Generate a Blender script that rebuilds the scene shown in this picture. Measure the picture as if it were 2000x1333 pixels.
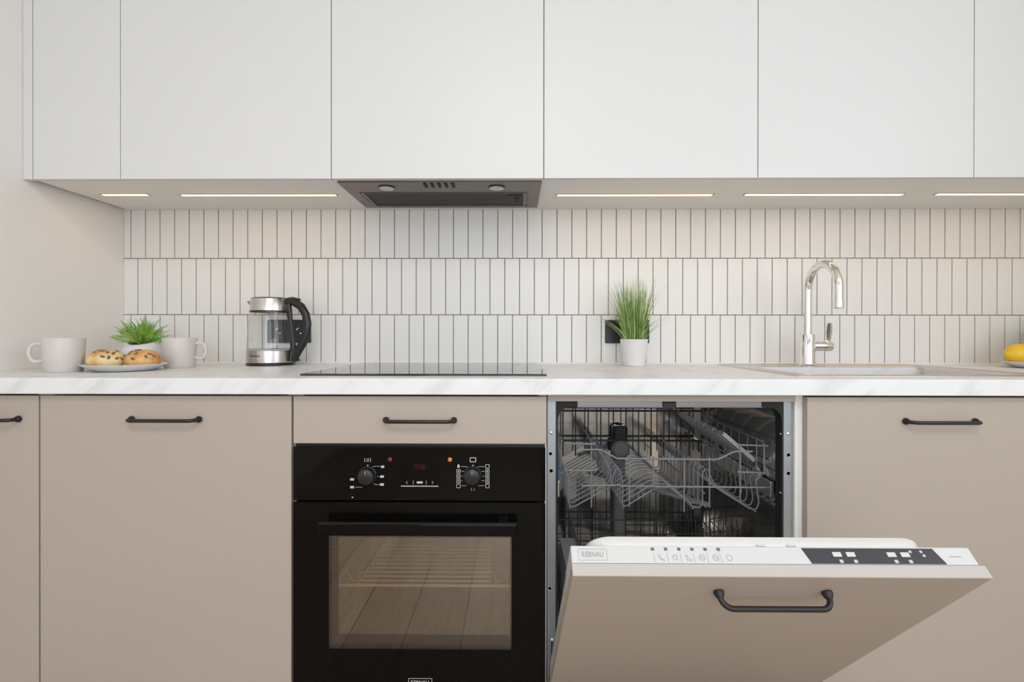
import bpy, bmesh, math, random
from mathutils import Vector, Matrix
random.seed(7)
PI = math.pi
for o in list(bpy.data.objects):
    bpy.data.objects.remove(o, do_unlink=True)
scene = bpy.context.scene
COL = scene.collection

# ------------------------------------------------------------------ camera
# wall plane y = 0, floor z = 0, camera height 1.0 m; fitted on cabinet seams and tile joints
FPX, YAW, PIT, ROL, CX, CY, CAMX, CAMD, CAMZ = 982.84, .0096, .0019, .001, 994.93, 657.27, 1.1215, 1.7774, 1.0
def _rot(y, p, r):
    Ry = Matrix(((math.cos(y), 0, math.sin(y)), (0, 1, 0), (-math.sin(y), 0, math.cos(y))))
    Rp = Matrix(((1, 0, 0), (0, math.cos(p), -math.sin(p)), (0, math.sin(p), math.cos(p))))
    Rr = Matrix(((math.cos(r), -math.sin(r), 0), (math.sin(r), math.cos(r), 0), (0, 0, 1)))
    return Rr @ Rp @ Ry
RM = _rot(YAW, PIT, ROL)                        # rows: right, down, forward in (X, -Z, Y)
def _w(v): return Vector((v[0], v[2], -v[1]))
right, down, fwd = _w(RM[0]), _w(RM[1]), _w(RM[2])
CAMPOS = Vector((CAMX, -CAMD, CAMZ))
cam_data = bpy.data.cameras.new('camera')
cam = bpy.data.objects.new('camera', cam_data); COL.objects.link(cam)
cam_data.sensor_width = 36.0; cam_data.sensor_fit = 'HORIZONTAL'
cam_data.lens = FPX / 2000 * 36
cam_data.shift_x = (1000 - CX) / 2000
cam_data.shift_y = (CY - 666.5) / 2000
cam_data.clip_start = .02
m = Matrix.Identity(4)
for i in range(3):
    m[i][0] = right[i]; m[i][1] = -down[i]; m[i][2] = -fwd[i]; m[i][3] = CAMPOS[i]
cam.matrix_world = m
scene.camera = cam
def ray(px, py):
    a, b = (px - CX) / FPX, (py - CY) / FPX
    return right * a + down * b + fwd
def at(px, py, Y):                              # pixel -> point on the vertical plane y = Y
    d = ray(px, py); return CAMPOS + d * ((Y - CAMPOS.y) / d.y)
def atz(px, py, Z):                             # pixel -> point on the horizontal plane z = Z
    d = ray(px, py); return CAMPOS + d * ((Z - CAMPOS.z) / d.z)

# ------------------------------------------------------------------ world, lights, exposure
world = bpy.data.worlds.new('daylight'); scene.world = world
world.use_nodes = True
bg = world.node_tree.nodes['Background']
bg.inputs['Color'].default_value = (.885, .97, 1.075, 1)
bg.inputs['Strength'].default_value = 5.9
scene.view_settings.view_transform = 'Standard'
scene.view_settings.look = 'None'
scene.view_settings.gamma = 1
scene.view_settings.use_curve_mapping = False
scene.view_settings.exposure = -0.76
ROOM = dict(x1=3.05, y1=-4.3, z1=2.62)
WIN = dict(x0=.15, x1=2.75, z0=.55, z1=2.40)     # window in the wall behind the camera
pl = bpy.data.lights.new('window_portal', 'AREA'); pl.shape = 'RECTANGLE'
pl.size = WIN['x1'] - WIN['x0']; pl.size_y = WIN['z1'] - WIN['z0']; pl.cycles.is_portal = True
po = bpy.data.objects.new('window_portal', pl); COL.objects.link(po)
po.location = ((WIN['x0'] + WIN['x1']) / 2, ROOM['y1'] + .02, (WIN['z0'] + WIN['z1']) / 2)
po.rotation_euler = (PI / 2, 0, 0)               # area lights shine along local -z
WIN2 = dict(y0=-3.3, y1=-1.5, z0=.9, z1=2.35)     # window in the right-hand wall, beside the camera
pl2 = bpy.data.lights.new('side_window_portal', 'AREA'); pl2.shape = 'RECTANGLE'
pl2.size = WIN2['z1'] - WIN2['z0']; pl2.size_y = WIN2['y1'] - WIN2['y0']; pl2.cycles.is_portal = True
po2 = bpy.data.objects.new('side_window_portal', pl2); COL.objects.link(po2)
po2.location = (ROOM['x1'] - .02, (WIN2['y0'] + WIN2['y1']) / 2, (WIN2['z0'] + WIN2['z1']) / 2)
po2.rotation_euler = (0, PI / 2, 0)
CEIL_POWER = 40.0
LED_STRENGTH = 18.0

# ------------------------------------------------------------------ materials
def lin(c):
    return tuple(((v / 255) / 12.92 if v / 255 <= .04045 else ((v / 255 + .055) / 1.055) ** 2.4) for v in c)
MATS = {}
def mat(name, color, rough=.5, metal=0., spec=.5, coat=0., noise=None, bump=0., bscale=200., trans=0., ior=1.5, emit=None, estr=0.):
    """Principled material; noise=(scale, amount) varies the colour slightly, bump adds fine relief."""
    if name in MATS: return MATS[name]
    M = bpy.data.materials.new(name); M.use_nodes = True
    nt = M.node_tree; b = nt.nodes['Principled BSDF']
    c = (*color, 1)
    b.inputs['Base Color'].default_value = c
    b.inputs['Roughness'].default_value = rough
    b.inputs['Metallic'].default_value = metal
    b.inputs['Specular IOR Level'].default_value = spec
    b.inputs['IOR'].default_value = ior
    b.inputs['Coat Weight'].default_value = coat
    b.inputs['Transmission Weight'].default_value = trans
    if emit:
        b.inputs['Emission Color'].default_value = (*emit, 1); b.inputs['Emission Strength'].default_value = estr
    if noise or bump:
        tc = nt.nodes.new('ShaderNodeTexCoord')
        n = nt.nodes.new('ShaderNodeTexNoise'); n.inputs['Scale'].default_value = noise[0] if noise else bscale
        n.inputs['Detail'].default_value = 4
        nt.links.new(tc.outputs['Object'], n.inputs['Vector'])
        if noise:
            r = nt.nodes.new('ShaderNodeValToRGB')
            r.color_ramp.elements[0].position = .3; r.color_ramp.elements[1].position = .7
            k = noise[1]
            r.color_ramp.elements[0].color = (*[v * (1 - k) for v in color], 1)
            r.color_ramp.elements[1].color = (*[min(1, v * (1 + k)) for v in color], 1)
            nt.links.new(n.outputs['Fac'], r.inputs['Fac']); nt.links.new(r.outputs['Color'], b.inputs['Base Color'])
        if bump:
            n2 = nt.nodes.new('ShaderNodeTexNoise'); n2.inputs['Scale'].default_value = bscale
            nt.links.new(tc.outputs['Object'], n2.inputs['Vector'])
            bp = nt.nodes.new('ShaderNodeBump'); bp.inputs['Strength'].default_value = bump; bp.inputs['Distance'].default_value = .001
            nt.links.new(n2.outputs['Fac'], bp.inputs['Height']); nt.links.new(bp.outputs['Normal'], b.inputs['Normal'])
    MATS[name] = M
    return M
def glassy(name, tint, refl, rough=.0):
    """thin sheet of glass: tinted straight-through light plus fresnel reflection"""
    M = bpy.data.materials.new(name); M.use_nodes = True; nt = M.node_tree
    nt.nodes.remove(nt.nodes['Principled BSDF']); out = nt.nodes['Material Output']
    tr = nt.nodes.new('ShaderNodeBsdfTransparent'); tr.inputs['Color'].default_value = (*tint, 1)
    gl = nt.nodes.new('ShaderNodeBsdfGlossy'); gl.inputs['Roughness'].default_value = rough
    lw = nt.nodes.new('ShaderNodeFresnel')
    ge = nt.nodes.new('ShaderNodeNewGeometry'); mr = nt.nodes.new('ShaderNodeMapRange')   # same reflectance from both sides of the sheet
    mr.inputs['To Min'].default_value = 1.5; mr.inputs['To Max'].default_value = 1 / 1.5
    nt.links.new(ge.outputs['Backfacing'], mr.inputs['Value']); nt.links.new(mr.outputs[0], lw.inputs['IOR'])
    ad = nt.nodes.new('ShaderNodeMath'); ad.operation = 'ADD'; ad.inputs[1].default_value = refl; ad.use_clamp = True
    mx = nt.nodes.new('ShaderNodeMixShader')
    nt.links.new(lw.outputs['Fac'], ad.inputs[0]); nt.links.new(ad.outputs[0], mx.inputs['Fac'])
    nt.links.new(tr.outputs[0], mx.inputs[1]); nt.links.new(gl.outputs[0], mx.inputs[2]); nt.links.new(mx.outputs[0], out.inputs['Surface'])
    return M
def marble():
    M = bpy.data.materials.new('white_marble_laminate'); M.use_nodes = True; nt = M.node_tree; b = nt.nodes['Principled BSDF']
    tc = nt.nodes.new('ShaderNodeTexCoord'); mp = nt.nodes.new('ShaderNodeMapping')
    mp.inputs['Rotation'].default_value = (0, math.radians(42), math.radians(30))
    mp3 = nt.nodes.new('ShaderNodeMapping'); mp3.inputs['Scale'].default_value = (3.5, 12, 26)
    n = nt.nodes.new('ShaderNodeTexNoise'); n.inputs['Scale'].default_value = 1.0; n.inputs['Detail'].default_value = 5; n.inputs['Distortion'].default_value = .5
    r = nt.nodes.new('ShaderNodeValToRGB'); e = r.color_ramp.elements
    e[0].position = .33; e[0].color = (.73, .73, .715, 1); e[1].position = .52; e[1].color = (.83, .83, .82, 1)
    x = e.new(.43); x.color = (.79, .79, .78, 1)
    nt.links.new(tc.outputs['Object'], mp.inputs['Vector']); nt.links.new(mp.outputs[0], mp3.inputs['Vector']); nt.links.new(mp3.outputs[0], n.inputs['Vector'])
    nt.links.new(n.outputs['Fac'], r.inputs['Fac']); nt.links.new(r.outputs['Color'], b.inputs['Base Color'])
    b.inputs['Roughness'].default_value = .38
    return M
def plank_floor():
    M = bpy.data.materials.new('grey_oak_planks'); M.use_nodes = True; nt = M.node_tree; b = nt.nodes['Principled BSDF']
    tc = nt.nodes.new('ShaderNodeTexCoord')
    mp = nt.nodes.new('ShaderNodeMapping'); mp.inputs['Rotation'].default_value = (0, 0, PI / 2)
    br = nt.nodes.new('ShaderNodeTexBrick'); br.inputs['Scale'].default_value = 1; br.inputs['Brick Width'].default_value = 1.3
    br.inputs['Row Height'].default_value = .19; br.inputs['Mortar Size'].default_value = .002
    br.inputs['Color1'].default_value = (.41, .32, .235, 1); br.inputs['Color2'].default_value = (.52, .415, .31, 1); br.inputs['Mortar'].default_value = (.12, .10, .08, 1)
    mp2 = nt.nodes.new('ShaderNodeMapping'); mp2.inputs['Scale'].default_value = (28, 1.6, 1)
    n = nt.nodes.new('ShaderNodeTexNoise'); n.inputs['Scale'].default_value = 1.5; n.inputs['Detail'].default_value = 6
    mx = nt.nodes.new('ShaderNodeMix'); mx.data_type = 'RGBA'; mx.blend_type = 'MULTIPLY'; mx.inputs[0].default_value = .55
    r = nt.nodes.new('ShaderNodeValToRGB'); r.color_ramp.elements[0].position = .3; r.color_ramp.elements[0].color = (.55, .52, .5, 1); r.color_ramp.elements[1].position = .7
    nt.links.new(tc.outputs['Object'], mp.inputs[0]); nt.links.new(mp.outputs[0], br.inputs['Vector'])
    nt.links.new(tc.outputs['Object'], mp2.inputs[0]); nt.links.new(mp2.outputs[0], n.inputs['Vector']); nt.links.new(n.outputs['Fac'], r.inputs['Fac'])
    nt.links.new(br.outputs['Color'], mx.inputs[6]); nt.links.new(r.outputs['Color'], mx.inputs[7]); nt.links.new(mx.outputs[2], b.inputs['Base Color'])
    b.inputs['Roughness'].default_value = .42
    return M
def emission(name, color, strength):
    M = bpy.data.materials.new(name); M.use_nodes = True; nt = M.node_tree
    nt.nodes.remove(nt.nodes['Principled BSDF'])
    e = nt.nodes.new('ShaderNodeEmission'); e.inputs['Color'].default_value = (*color, 1); e.inputs['Strength'].default_value = strength
    nt.links.new(e.outputs[0], nt.nodes['Material Output'].inputs['Surface'])
    return M
def brushed(name, color, rough, axis=0, amount=.25, metal=1.):
    """brushed steel: noise stretched along one axis drives roughness"""
    M = bpy.data.materials.new(name); M.use_nodes = True; nt = M.node_tree; b = nt.nodes['Principled BSDF']
    b.inputs['Base Color'].default_value = (*color, 1); b.inputs['Metallic'].default_value = metal
    tc = nt.nodes.new('ShaderNodeTexCoord'); mp = nt.nodes.new('ShaderNodeMapping')
    s = [900, 900, 900]; s[axis] = 8; mp.inputs['Scale'].default_value = s
    n = nt.nodes.new('ShaderNodeTexNoise'); n.inputs['Scale'].default_value = 1
    mr = nt.nodes.new('ShaderNodeMapRange'); mr.inputs['To Min'].default_value = rough * (1 - amount); mr.inputs['To Max'].default_value = rough * (1 + amount)
    nt.links.new(tc.outputs['Object'], mp.inputs[0]); nt.links.new(mp.outputs[0], n.inputs['Vector']); nt.links.new(n.outputs['Fac'], mr.inputs['Value']); nt.links.new(mr.outputs[0], b.inputs['Roughness'])
    return M

WALLP = mat('warm_white_paint', (.84, .80, .755), .7, bump=.05, bscale=350)
CEILP = mat('ceiling_paint', (.82, .81, .79), .8)
WHITE = mat('white_matt_lacquer', (.735, .73, .71), .42, noise=(1.5, .006))
CARC = mat('white_melamine', (.85, .835, .80), .5)
BEIGE = mat('beige_matt_lacquer', (.465, .395, .335), .45, noise=(2.0, .012))
BEDGE = mat('beige_edge_banding', (.50, .46, .42), .45)
TILE = mat('white_satin_tile', (.80, .785, .75), .33)
GROUT = mat('brown_grout', (.20, .165, .135), .9, noise=(60, .1))
SEAL = mat('white_sealant', (.82, .81, .79), .4)
BLACKM = mat('black_powder_coat', (.012, .011, .011), .38)
BLACKG = mat('black_gloss_enamel', (.004, .0035, .003), .06, spec=.14)
BLACKP = mat('black_plastic', (.012, .012, .013), .32)
BLACKS = mat('black_socket_plastic', (.016, .016, .017), .35)
RUBBER = mat('black_rubber', (.012, .012, .012), .7)
OVWIRE = mat('bright_oven_wire', (.92, .89, .82), .35, metal=.1)
CHROME = mat('chrome', (.86, .86, .85), .045, metal=1.)
STEEL = brushed('brushed_steel', (.62, .60, .57), .26, axis=0)
STEELV = mat('brushed_steel_turned', (.66, .64, .61), .27, metal=1.)
SINKST = brushed('brushed_sink_steel', (.66, .62, .57), .30, axis=0)
TUBST = mat('polished_tub_steel', (.72, .70, .67), .10, metal=1., noise=(8, .05))
GALV = mat('galvanised_steel', (.40, .43, .45), .38, metal=.75, noise=(30, .04))
WIRE = mat('grey_coated_wire', (.22, .22, .235), .4)
WIRED = mat('shaded_coated_wire', (.05, .05, .052), .45)  # basket wire coloured dark to paint it unlit, in silhouette
GREYP = mat('grey_plastic', (.20, .20, .205), .45)
GREYL = mat('light_grey_plastic', (.40, .40, .40), .45)
BLUEP = mat('blue_plastic', (.03, .12, .26), .4)
HOODST = brushed('dark_hood_steel', (.175, .148, .122), .34, axis=0)
FILTER = mat('hood_filter_mesh', (.035, .031, .028), .55, metal=.4, bump=.6, bscale=900)
LAMPG = mat('frosted_lamp_glass', (.62, .62, .58), .3)
PORC = mat('white_porcelain', (.82, .815, .80), .14)
MUGC = mat('greige_stoneware', (.66, .615, .58), .35)
POTC = mat('white_ceramic_pot', (.80, .79, .785), .25)
SOIL = mat('dark_soil', (.035, .022, .014), .95, noise=(90, .6), bump=1., bscale=150)
FERN = mat('fern_green', (.20, .42, .045), .5, noise=(40, .35))
FERN2 = mat('pale_fern_green', (.38, .55, .10), .5, noise=(40, .3))
GRASS = mat('grass_green', (.17, .30, .055), .5, noise=(30, .3))
GRASS2 = mat('pale_grass_green', (.42, .50, .22), .5, noise=(30, .25))
LEMON = mat('lemon_peel', (.88, .56, .03), .38, bump=.5, bscale=420, noise=(25, .06))
SEED = mat('brown_seed', (.25, .165, .09), .5, noise=(80, .4))
MARK = mat('light_grey_print', (.55, .55, .54), .5)
MARKD = mat('grey_print', (.33, .33, .34), .5)
MARKK = mat('dark_print', (.03, .03, .03), .5)
CTRLW = mat('pearl_white_panel', (.62, .615, .60), .35)
CTRLB = mat('anthracite_panel', (.045, .043, .05), .3)
INOX = mat('satin_door_liner', (.84, .83, .81), .3, metal=.35)
ENAMEL = mat('grey_oven_enamel', (.40, .385, .36), .35, noise=(300, .25))
KGLASS = glassy('kettle_glass', (.975, .98, .975), .015)
OGLASS = glassy('oven_window_glass', (.90, .86, .80), .05)
OGLASS2 = glassy('oven_inner_glass', (.95, .92, .88), .20)
HOBG = mat('black_hob_glass', (.006, .006, .006), .025, ior=1.9)
MARBLE = marble(); FLOORM = plank_floor()
LEDM = emission('warm_led', (1.0, .56, .19), LED_STRENGTH)
REDL = mat('red_lens', (.20, .008, .01), .25); ORGL = mat('orange_lens', (.75, .22, .02), .25)
DISP = mat('dark_display', (.004, .003, .003), .12, spec=.12); DISPR = mat('dim_red_digits', (.035, .004, .005), .4, spec=.12)
def bun_mat(nm, c0, c1, c2):
    M = bpy.data.materials.new(nm); M.use_nodes = True; nt = M.node_tree; b = nt.nodes['Principled BSDF']
    tc = nt.nodes.new('ShaderNodeTexCoord'); n = nt.nodes.new('ShaderNodeTexNoise'); n.inputs['Scale'].default_value = 26; n.inputs['Detail'].default_value = 5
    r = nt.nodes.new('ShaderNodeValToRGB'); e = r.color_ramp.elements
    e[0].position = .32; e[0].color = (*c0, 1); e[1].position = .66; e[1].color = (*c2, 1); x = e.new(.48); x.color = (*c1, 1)
    nt.links.new(tc.outputs['Object'], n.inputs['Vector']); nt.links.new(n.outputs['Fac'], r.inputs['Fac']); nt.links.new(r.outputs['Color'], b.inputs['Base Color'])
    bp = nt.nodes.new('ShaderNodeBump'); bp.inputs['Strength'].default_value = .4; bp.inputs['Distance'].default_value = .002
    nt.links.new(n.outputs['Fac'], bp.inputs['Height']); nt.links.new(bp.outputs['Normal'], b.inputs['Normal'])
    b.inputs['Roughness'].default_value = .45
    return M
BUN = bun_mat('pale_bun_crust', (.60, .27, .08), (.80, .54, .24), (.86, .70, .40))
BUN2 = bun_mat('brown_bun_crust', (.50, .19, .05), (.68, .34, .11), (.80, .52, .22))

# ------------------------------------------------------------------ mesh builder
def rrect(x0, x1, z0, z1, r, n=5):
    """rounded rectangle loop (2-D), 4*(n+1) points"""
    pts = []
    for cx, cz, a0 in ((x1 - r, z1 - r, 0), (x0 + r, z1 - r, PI / 2), (x0 + r, z0 + r, PI), (x1 - r, z0 + r, 1.5 * PI)):
        for i in range(n + 1):
            a = a0 + PI / 2 * i / n
            pts.append((cx + r * math.cos(a), cz + r * math.sin(a)))
    return pts
class MB:
    def __init__(s): s.v = []; s.f = []
    def add(s, verts, faces):
        o = len(s.v); s.v += [Vector(p) for p in verts]; s.f += [tuple(i + o for i in f) for f in faces]; return s
    def box(s, x0, x1, y0, y1, z0, z1, b=0.):
        if b <= 0:
            return s.add([(x, y, z) for z in (z0, z1) for y in (y0, y1) for x in (x0, x1)],
                         [(0, 2, 3, 1), (4, 5, 7, 6), (0, 1, 5, 4), (2, 6, 7, 3), (0, 4, 6, 2), (1, 3, 7, 5)])
        bm = bmesh.new(); bmesh.ops.create_cube(bm, size=1)
        for v in bm.verts: v.co = Vector(((x0 + x1) / 2 + v.co.x * (x1 - x0), (y0 + y1) / 2 + v.co.y * (y1 - y0), (z0 + z1) / 2 + v.co.z * (z1 - z0)))
        bmesh.ops.bevel(bm, geom=bm.edges[:], offset=b, segments=2, affect='EDGES', profile=.5)
        bm.verts.index_update()
        s.add([v.co.copy() for v in bm.verts], [tuple(v.index for v in f.verts) for f in bm.faces]); bm.free(); return s
    def loft(s, loops, cap0=False, cap1=False, closed=True):
        n = len(loops[0]); vs = [p for L in loops for p in L]; fs = []
        for k in range(len(loops) - 1):
            for i in range(n if closed else n - 1):
                j = (i + 1) % n
                fs.append((k * n + i, k * n + j, (k + 1) * n + j, (k + 1) * n + i))
        if cap0: fs.append(tuple(range(n))[::-1])
        if cap1: fs.append(tuple((len(loops) - 1) * n + i for i in range(n)))
        return s.add(vs, fs)
    def lathe(s, prof, c=(0, 0, 0), seg=32, axis='z', cap0=True, cap1=True):
        loops = []
        for r, h in prof:
            L = []
            for i in range(seg):
                a = 2 * PI * i / seg
                p = (r * math.cos(a), r * math.sin(a), h)
                if axis == 'y': p = (p[0], p[2], -p[1])
                if axis == 'x': p = (p[2], p[0], p[1])
                L.append(Vector(c) + Vector(p))
            loops.append(L)
        return s.loft(loops, cap0, cap1)
    def tube(s, path, r, seg=8, cap=True, flat=1.0):
        """tube along a path; r is one radius or one for each point; flat squashes the section"""
        P = [Vector(p) for p in path]; n = len(P)
        R = r if isinstance(r, (list, tuple)) else [r] * n
        T = [(P[min(i + 1, n - 1)] - P[max(i - 1, 0)]).normalized() for i in range(n)]
        u = T[0].orthogonal().normalized()
        if abs(T[0].z) < .95: u = T[0].cross(Vector((0, 0, 1))).normalized()
        loops = []
        for i in range(n):
            u = (u - T[i] * u.dot(T[i])).normalized(); w = T[i].cross(u)
            loops.append([P[i] + u * (R[i] * math.cos(2 * PI * k / seg)) + w * (R[i] * flat * math.sin(2 * PI * k / seg)) for k in range(seg)])
        return s.loft(loops, cap, cap)
    def ringplate(s, outer, inner, y0, y1):
        """plate in the xz plane between y0 (front) and y1 (back) with a hole; outer and inner loops of equal length"""
        f = lambda L, y: [(p[0], y, p[1]) for p in L]
        return s.loft([f(inner, y1), f(inner, y0), f(outer, y0), f(outer, y1), f(inner, y1)])
    def sphere(s, c, r, seg=16, rings=10, sc=(1, 1, 1)):
        prof = [(max(1e-4, r * math.sin(PI * i / rings)), -r * math.cos(PI * i / rings)) for i in range(rings + 1)]
        t = MB().lathe(prof, (0, 0, 0), seg)
        return s.add([(c[0] + p.x * sc[0], c[1] + p.y * sc[1], c[2] + p.z * sc[2]) for p in t.v], t.f)
    def mesh(s, name, m, smooth=35, org=(0, 0, 0)):
        o = Vector(org)
        me = bpy.data.meshes.new(name); me.from_pydata([tuple(p - o) for p in s.v], [], s.f); me.update()
        bm = bmesh.new(); bm.from_mesh(me); bmesh.ops.recalc_face_normals(bm, faces=bm.faces[:]); bm.to_mesh(me); bm.free()
        if m: me.materials.append(m)
        if smooth == 30: smooth = 15             # bevelled boxes: flat faces stay flat
        if smooth:
            me.polygons.foreach_set('use_smooth', [True] * len(me.polygons))
            me.set_sharp_from_angle(angle=math.radians(smooth))
        return me
    def build(s, name, m, parent=None, smooth=35, local=False):
        """one mesh object; coordinates are world ones unless local"""
        org = (0, 0, 0) if (local or parent is None) else worg(parent)
        return newobj(name, s.mesh(name, m, smooth, org), parent)
def worg(o):
    p = Vector((0, 0, 0))
    while o is not None: p = p + o.location; o = o.parent
    return p
def newobj(name, data, parent=None, loc=(0, 0, 0), rot=(0, 0, 0)):
    o = bpy.data.objects.new(name, data); COL.objects.link(o)
    if parent is not None: o.parent = parent
    o.location = loc; o.rotation_euler = rot
    return o
def tag(o, label, cat, group=None):
    o['label'] = label; o['category'] = cat
    if group: o['group'] = group
    return o
def thing(name, label, cat, loc=(0, 0, 0), group=None):
    o = newobj(name, None, None, loc); o.empty_display_size = .05
    return tag(o, label, cat, group)
def copy_tree(o, parent=None):
    c = o.copy(); COL.objects.link(c); c.parent = parent
    for ch in list(o.children): copy_tree(ch, c)
    return c
def struct(name, mb, m, smooth=0):
    o = mb.build(name, m, None, smooth); o['kind'] = 'structure'; return o
def text_mb(txt, h, bold=0.):
    """flat lettering in the local xz plane, centred, cap height h"""
    cu = bpy.data.curves.new('lettering', 'FONT'); cu.body = txt; cu.align_x = 'CENTER'; cu.align_y = 'CENTER'; cu.size = h / .70; cu.resolution_u = 2; cu.offset = bold
    ob = bpy.data.objects.new('lettering', cu); COL.objects.link(ob)
    bpy.context.view_layer.update()
    me = bpy.data.meshes.new_from_object(ob.evaluated_get(bpy.context.evaluated_depsgraph_get()))
    mb = MB().add([(v.co.x, 0, v.co.y) for v in me.vertices], [tuple(p.vertices) for p in me.polygons])
    bpy.data.objects.remove(ob, do_unlink=True); bpy.data.meshes.remove(me); bpy.data.curves.remove(cu)
    return mb
def shifted(mb, d):
    d = Vector(d); mb.v = [p + d for p in mb.v]; return mb
def arc(c, r, a0, a1, n, plane='xz'):
    out = []
    for i in range(n + 1):
        a = math.radians(a0 + (a1 - a0) * i / n); u, w = r * math.cos(a), r * math.sin(a)
        out.append(Vector(c) + Vector((u, 0, w) if plane == 'xz' else (0, u, w) if plane == 'yz' else (u, w, 0)))
    return out

# ------------------------------------------------------------------ the setting
WX = -.2625                                     # left wall at the back corner; it runs slightly out of square
def wlx(y): return WX + .034 * y
X1, Y1, Z1 = ROOM['x1'], ROOM['y1'], ROOM['z1']
struct('floor', MB().box(-.6, X1 + .2, Y1 - .2, .2, -.1, 0), FLOORM)
struct('ceiling', MB().box(-.6, X1 + .2, Y1 - .2, .2, Z1, Z1 + .1), CEILP)
GY = -.0065                                      # grout face; tile face at -.008
wb = struct('wall_back', MB().box(-.6, X1 + .2, 0, .15, 0, Z1), WALLP)
struct('wall_left', MB().add([(wlx(0), 0, 0), (wlx(Y1), Y1, 0), (-.6, Y1, 0), (-.6, 0, 0), (wlx(0), 0, Z1), (wlx(Y1), Y1, Z1), (-.6, Y1, Z1), (-.6, 0, Z1)],
       [(0, 1, 2, 3), (4, 7, 6, 5), (0, 4, 5, 1), (1, 5, 6, 2), (2, 6, 7, 3), (3, 7, 4, 0)]), WALLP)
v = WIN2
struct('wall_right', MB().box(X1, X1 + .15, v['y1'], 0, 0, Z1).box(X1, X1 + .15, Y1, v['y0'], 0, Z1).box(X1, X1 + .15, v['y0'], v['y1'], 0, v['z0']).box(X1, X1 + .15, v['y0'], v['y1'], v['z1'], Z1), WALLP)
wf = MB()
for a, b, c, d in ((v['y0'], v['y1'], v['z0'], v['z0'] + .06), (v['y0'], v['y1'], v['z1'] - .06, v['z1']), (v['y0'], v['y0'] + .06, v['z0'], v['z1']), (v['y1'] - .06, v['y1'], v['z0'], v['z1'])):
    wf.box(X1 + .04, X1 + .10, a, b, c, d)
struct('window_2', wf, CARC)
w = WIN
struct('wall_rear', MB().box(-.6, w['x0'], Y1 - .15, Y1, 0, Z1).box(w['x1'], X1 + .2, Y1 - .15, Y1, 0, Z1)
       .box(w['x0'], w['x1'], Y1 - .15, Y1, 0, w['z0']).box(w['x0'], w['x1'], Y1 - .15, Y1, w['z1'], Z1), WALLP)
wf = MB()
for a, b, c, d in ((w['x0'], w['x1'], w['z0'], w['z0'] + .06), (w['x0'], w['x1'], w['z1'] - .06, w['z1']), (w['x0'], w['x0'] + .06, w['z0'], w['z1']),
                   (w['x1'] - .06, w['x1'], w['z0'], w['z1']), ((w['x0'] + w['x1']) / 2 - .04, (w['x0'] + w['x1']) / 2 + .04, w['z0'], w['z1'])):
    wf.box(a, b, Y1 - .10, Y1 - .04, c, d)
struct('window_1', wf, CARC)
struct('baseboard_right', MB().box(X1 - .012, X1, Y1, -.6, 0, .07), CARC)
# grout bed and tiles
CT, CB = .90, .8627                              # worktop top / bottom
UP = 1.443                                       # underside of the wall cabinets
TX1 = X1 - .001
MB().box(WX, TX1, GY, 0, CT, UP + .02).build('grout', GROUT, wb, 0)
PITCH, JX0, ZL1, ZL2, J = .0520, -.2368, 1.2711, 1.0719, .0026
rows = [(ZL1 + J / 2, UP + .015, 0.), (ZL2 + J / 2, ZL1 - J / 2, .475), (CT - .002, ZL2 - J / 2, .0)]
tile_cache = {}
def tile_mesh(wd, h):
    k = (round(wd, 4), round(h, 4))
    if k not in tile_cache:
        c = .0007; y0, y1 = -.008, -.003
        f = lambda i, y: [(i, y, i), (wd - i, y, i), (wd - i, y, h - i), (i, y, h - i)]
        tile_cache[k] = MB().loft([f(0, y1), f(0, y0 + c), f(c, y0)], False, True).mesh('tile', TILE, 0)
    return tile_cache[k]
for z0, z1, off in rows:
    i = -1
    while True:
        a = JX0 + (i + off) * PITCH + J / 2; b = a + PITCH - J
        i += 1
        if b < WX + .004: continue
        if a > TX1 - .004: break
        a2, b2 = max(a, WX + .0005), min(b, TX1)
        newobj('tile', tile_mesh(b2 - a2, z1 - z0), wb, (a2, 0, z0))
struct('trim_1', MB().add([(WX, -.0078, CT), (TX1, -.0078, CT), (TX1, -.0125, CT), (WX, -.0125, CT), (WX, -.0078, CT + .005), (TX1, -.0078, CT + .005)],
       [(0, 1, 2, 3), (3, 2, 5, 4), (0, 4, 5, 1), (0, 3, 4), (1, 5, 2)]), SEAL)

# ------------------------------------------------------------------ bar handle (shared mesh, local: fixing face y = 0, bar at -y)
def handle_mesh():
    hw, st, r, br = .0795, .025, .0043, .016
    mb = MB()
    path = [Vector((-hw, 0, 0)), Vector((-hw, -(st - br), 0))]
    path += [Vector((-hw + br - br * math.cos(a), -(st - br) - br * math.sin(a), 0)) for a in [PI / 2 * k / 6 for k in range(1, 7)]]
    path += [Vector((-p.x, p.y, 0)) for p in path[::-1]]
    mb.tube(path, r, 10)
    for s in (-1, 1):
        mb.lathe([(.0055, 0), (.0078, -.0015), (.0078, -.004), (.0066, -.0075), (.0046, -.0105), (.004, -.0105)], (s * hw, 0, 0), 16, 'y')
    return mb.mesh('handle', BLACKM, 40)
HANDLE = handle_mesh()

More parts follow.
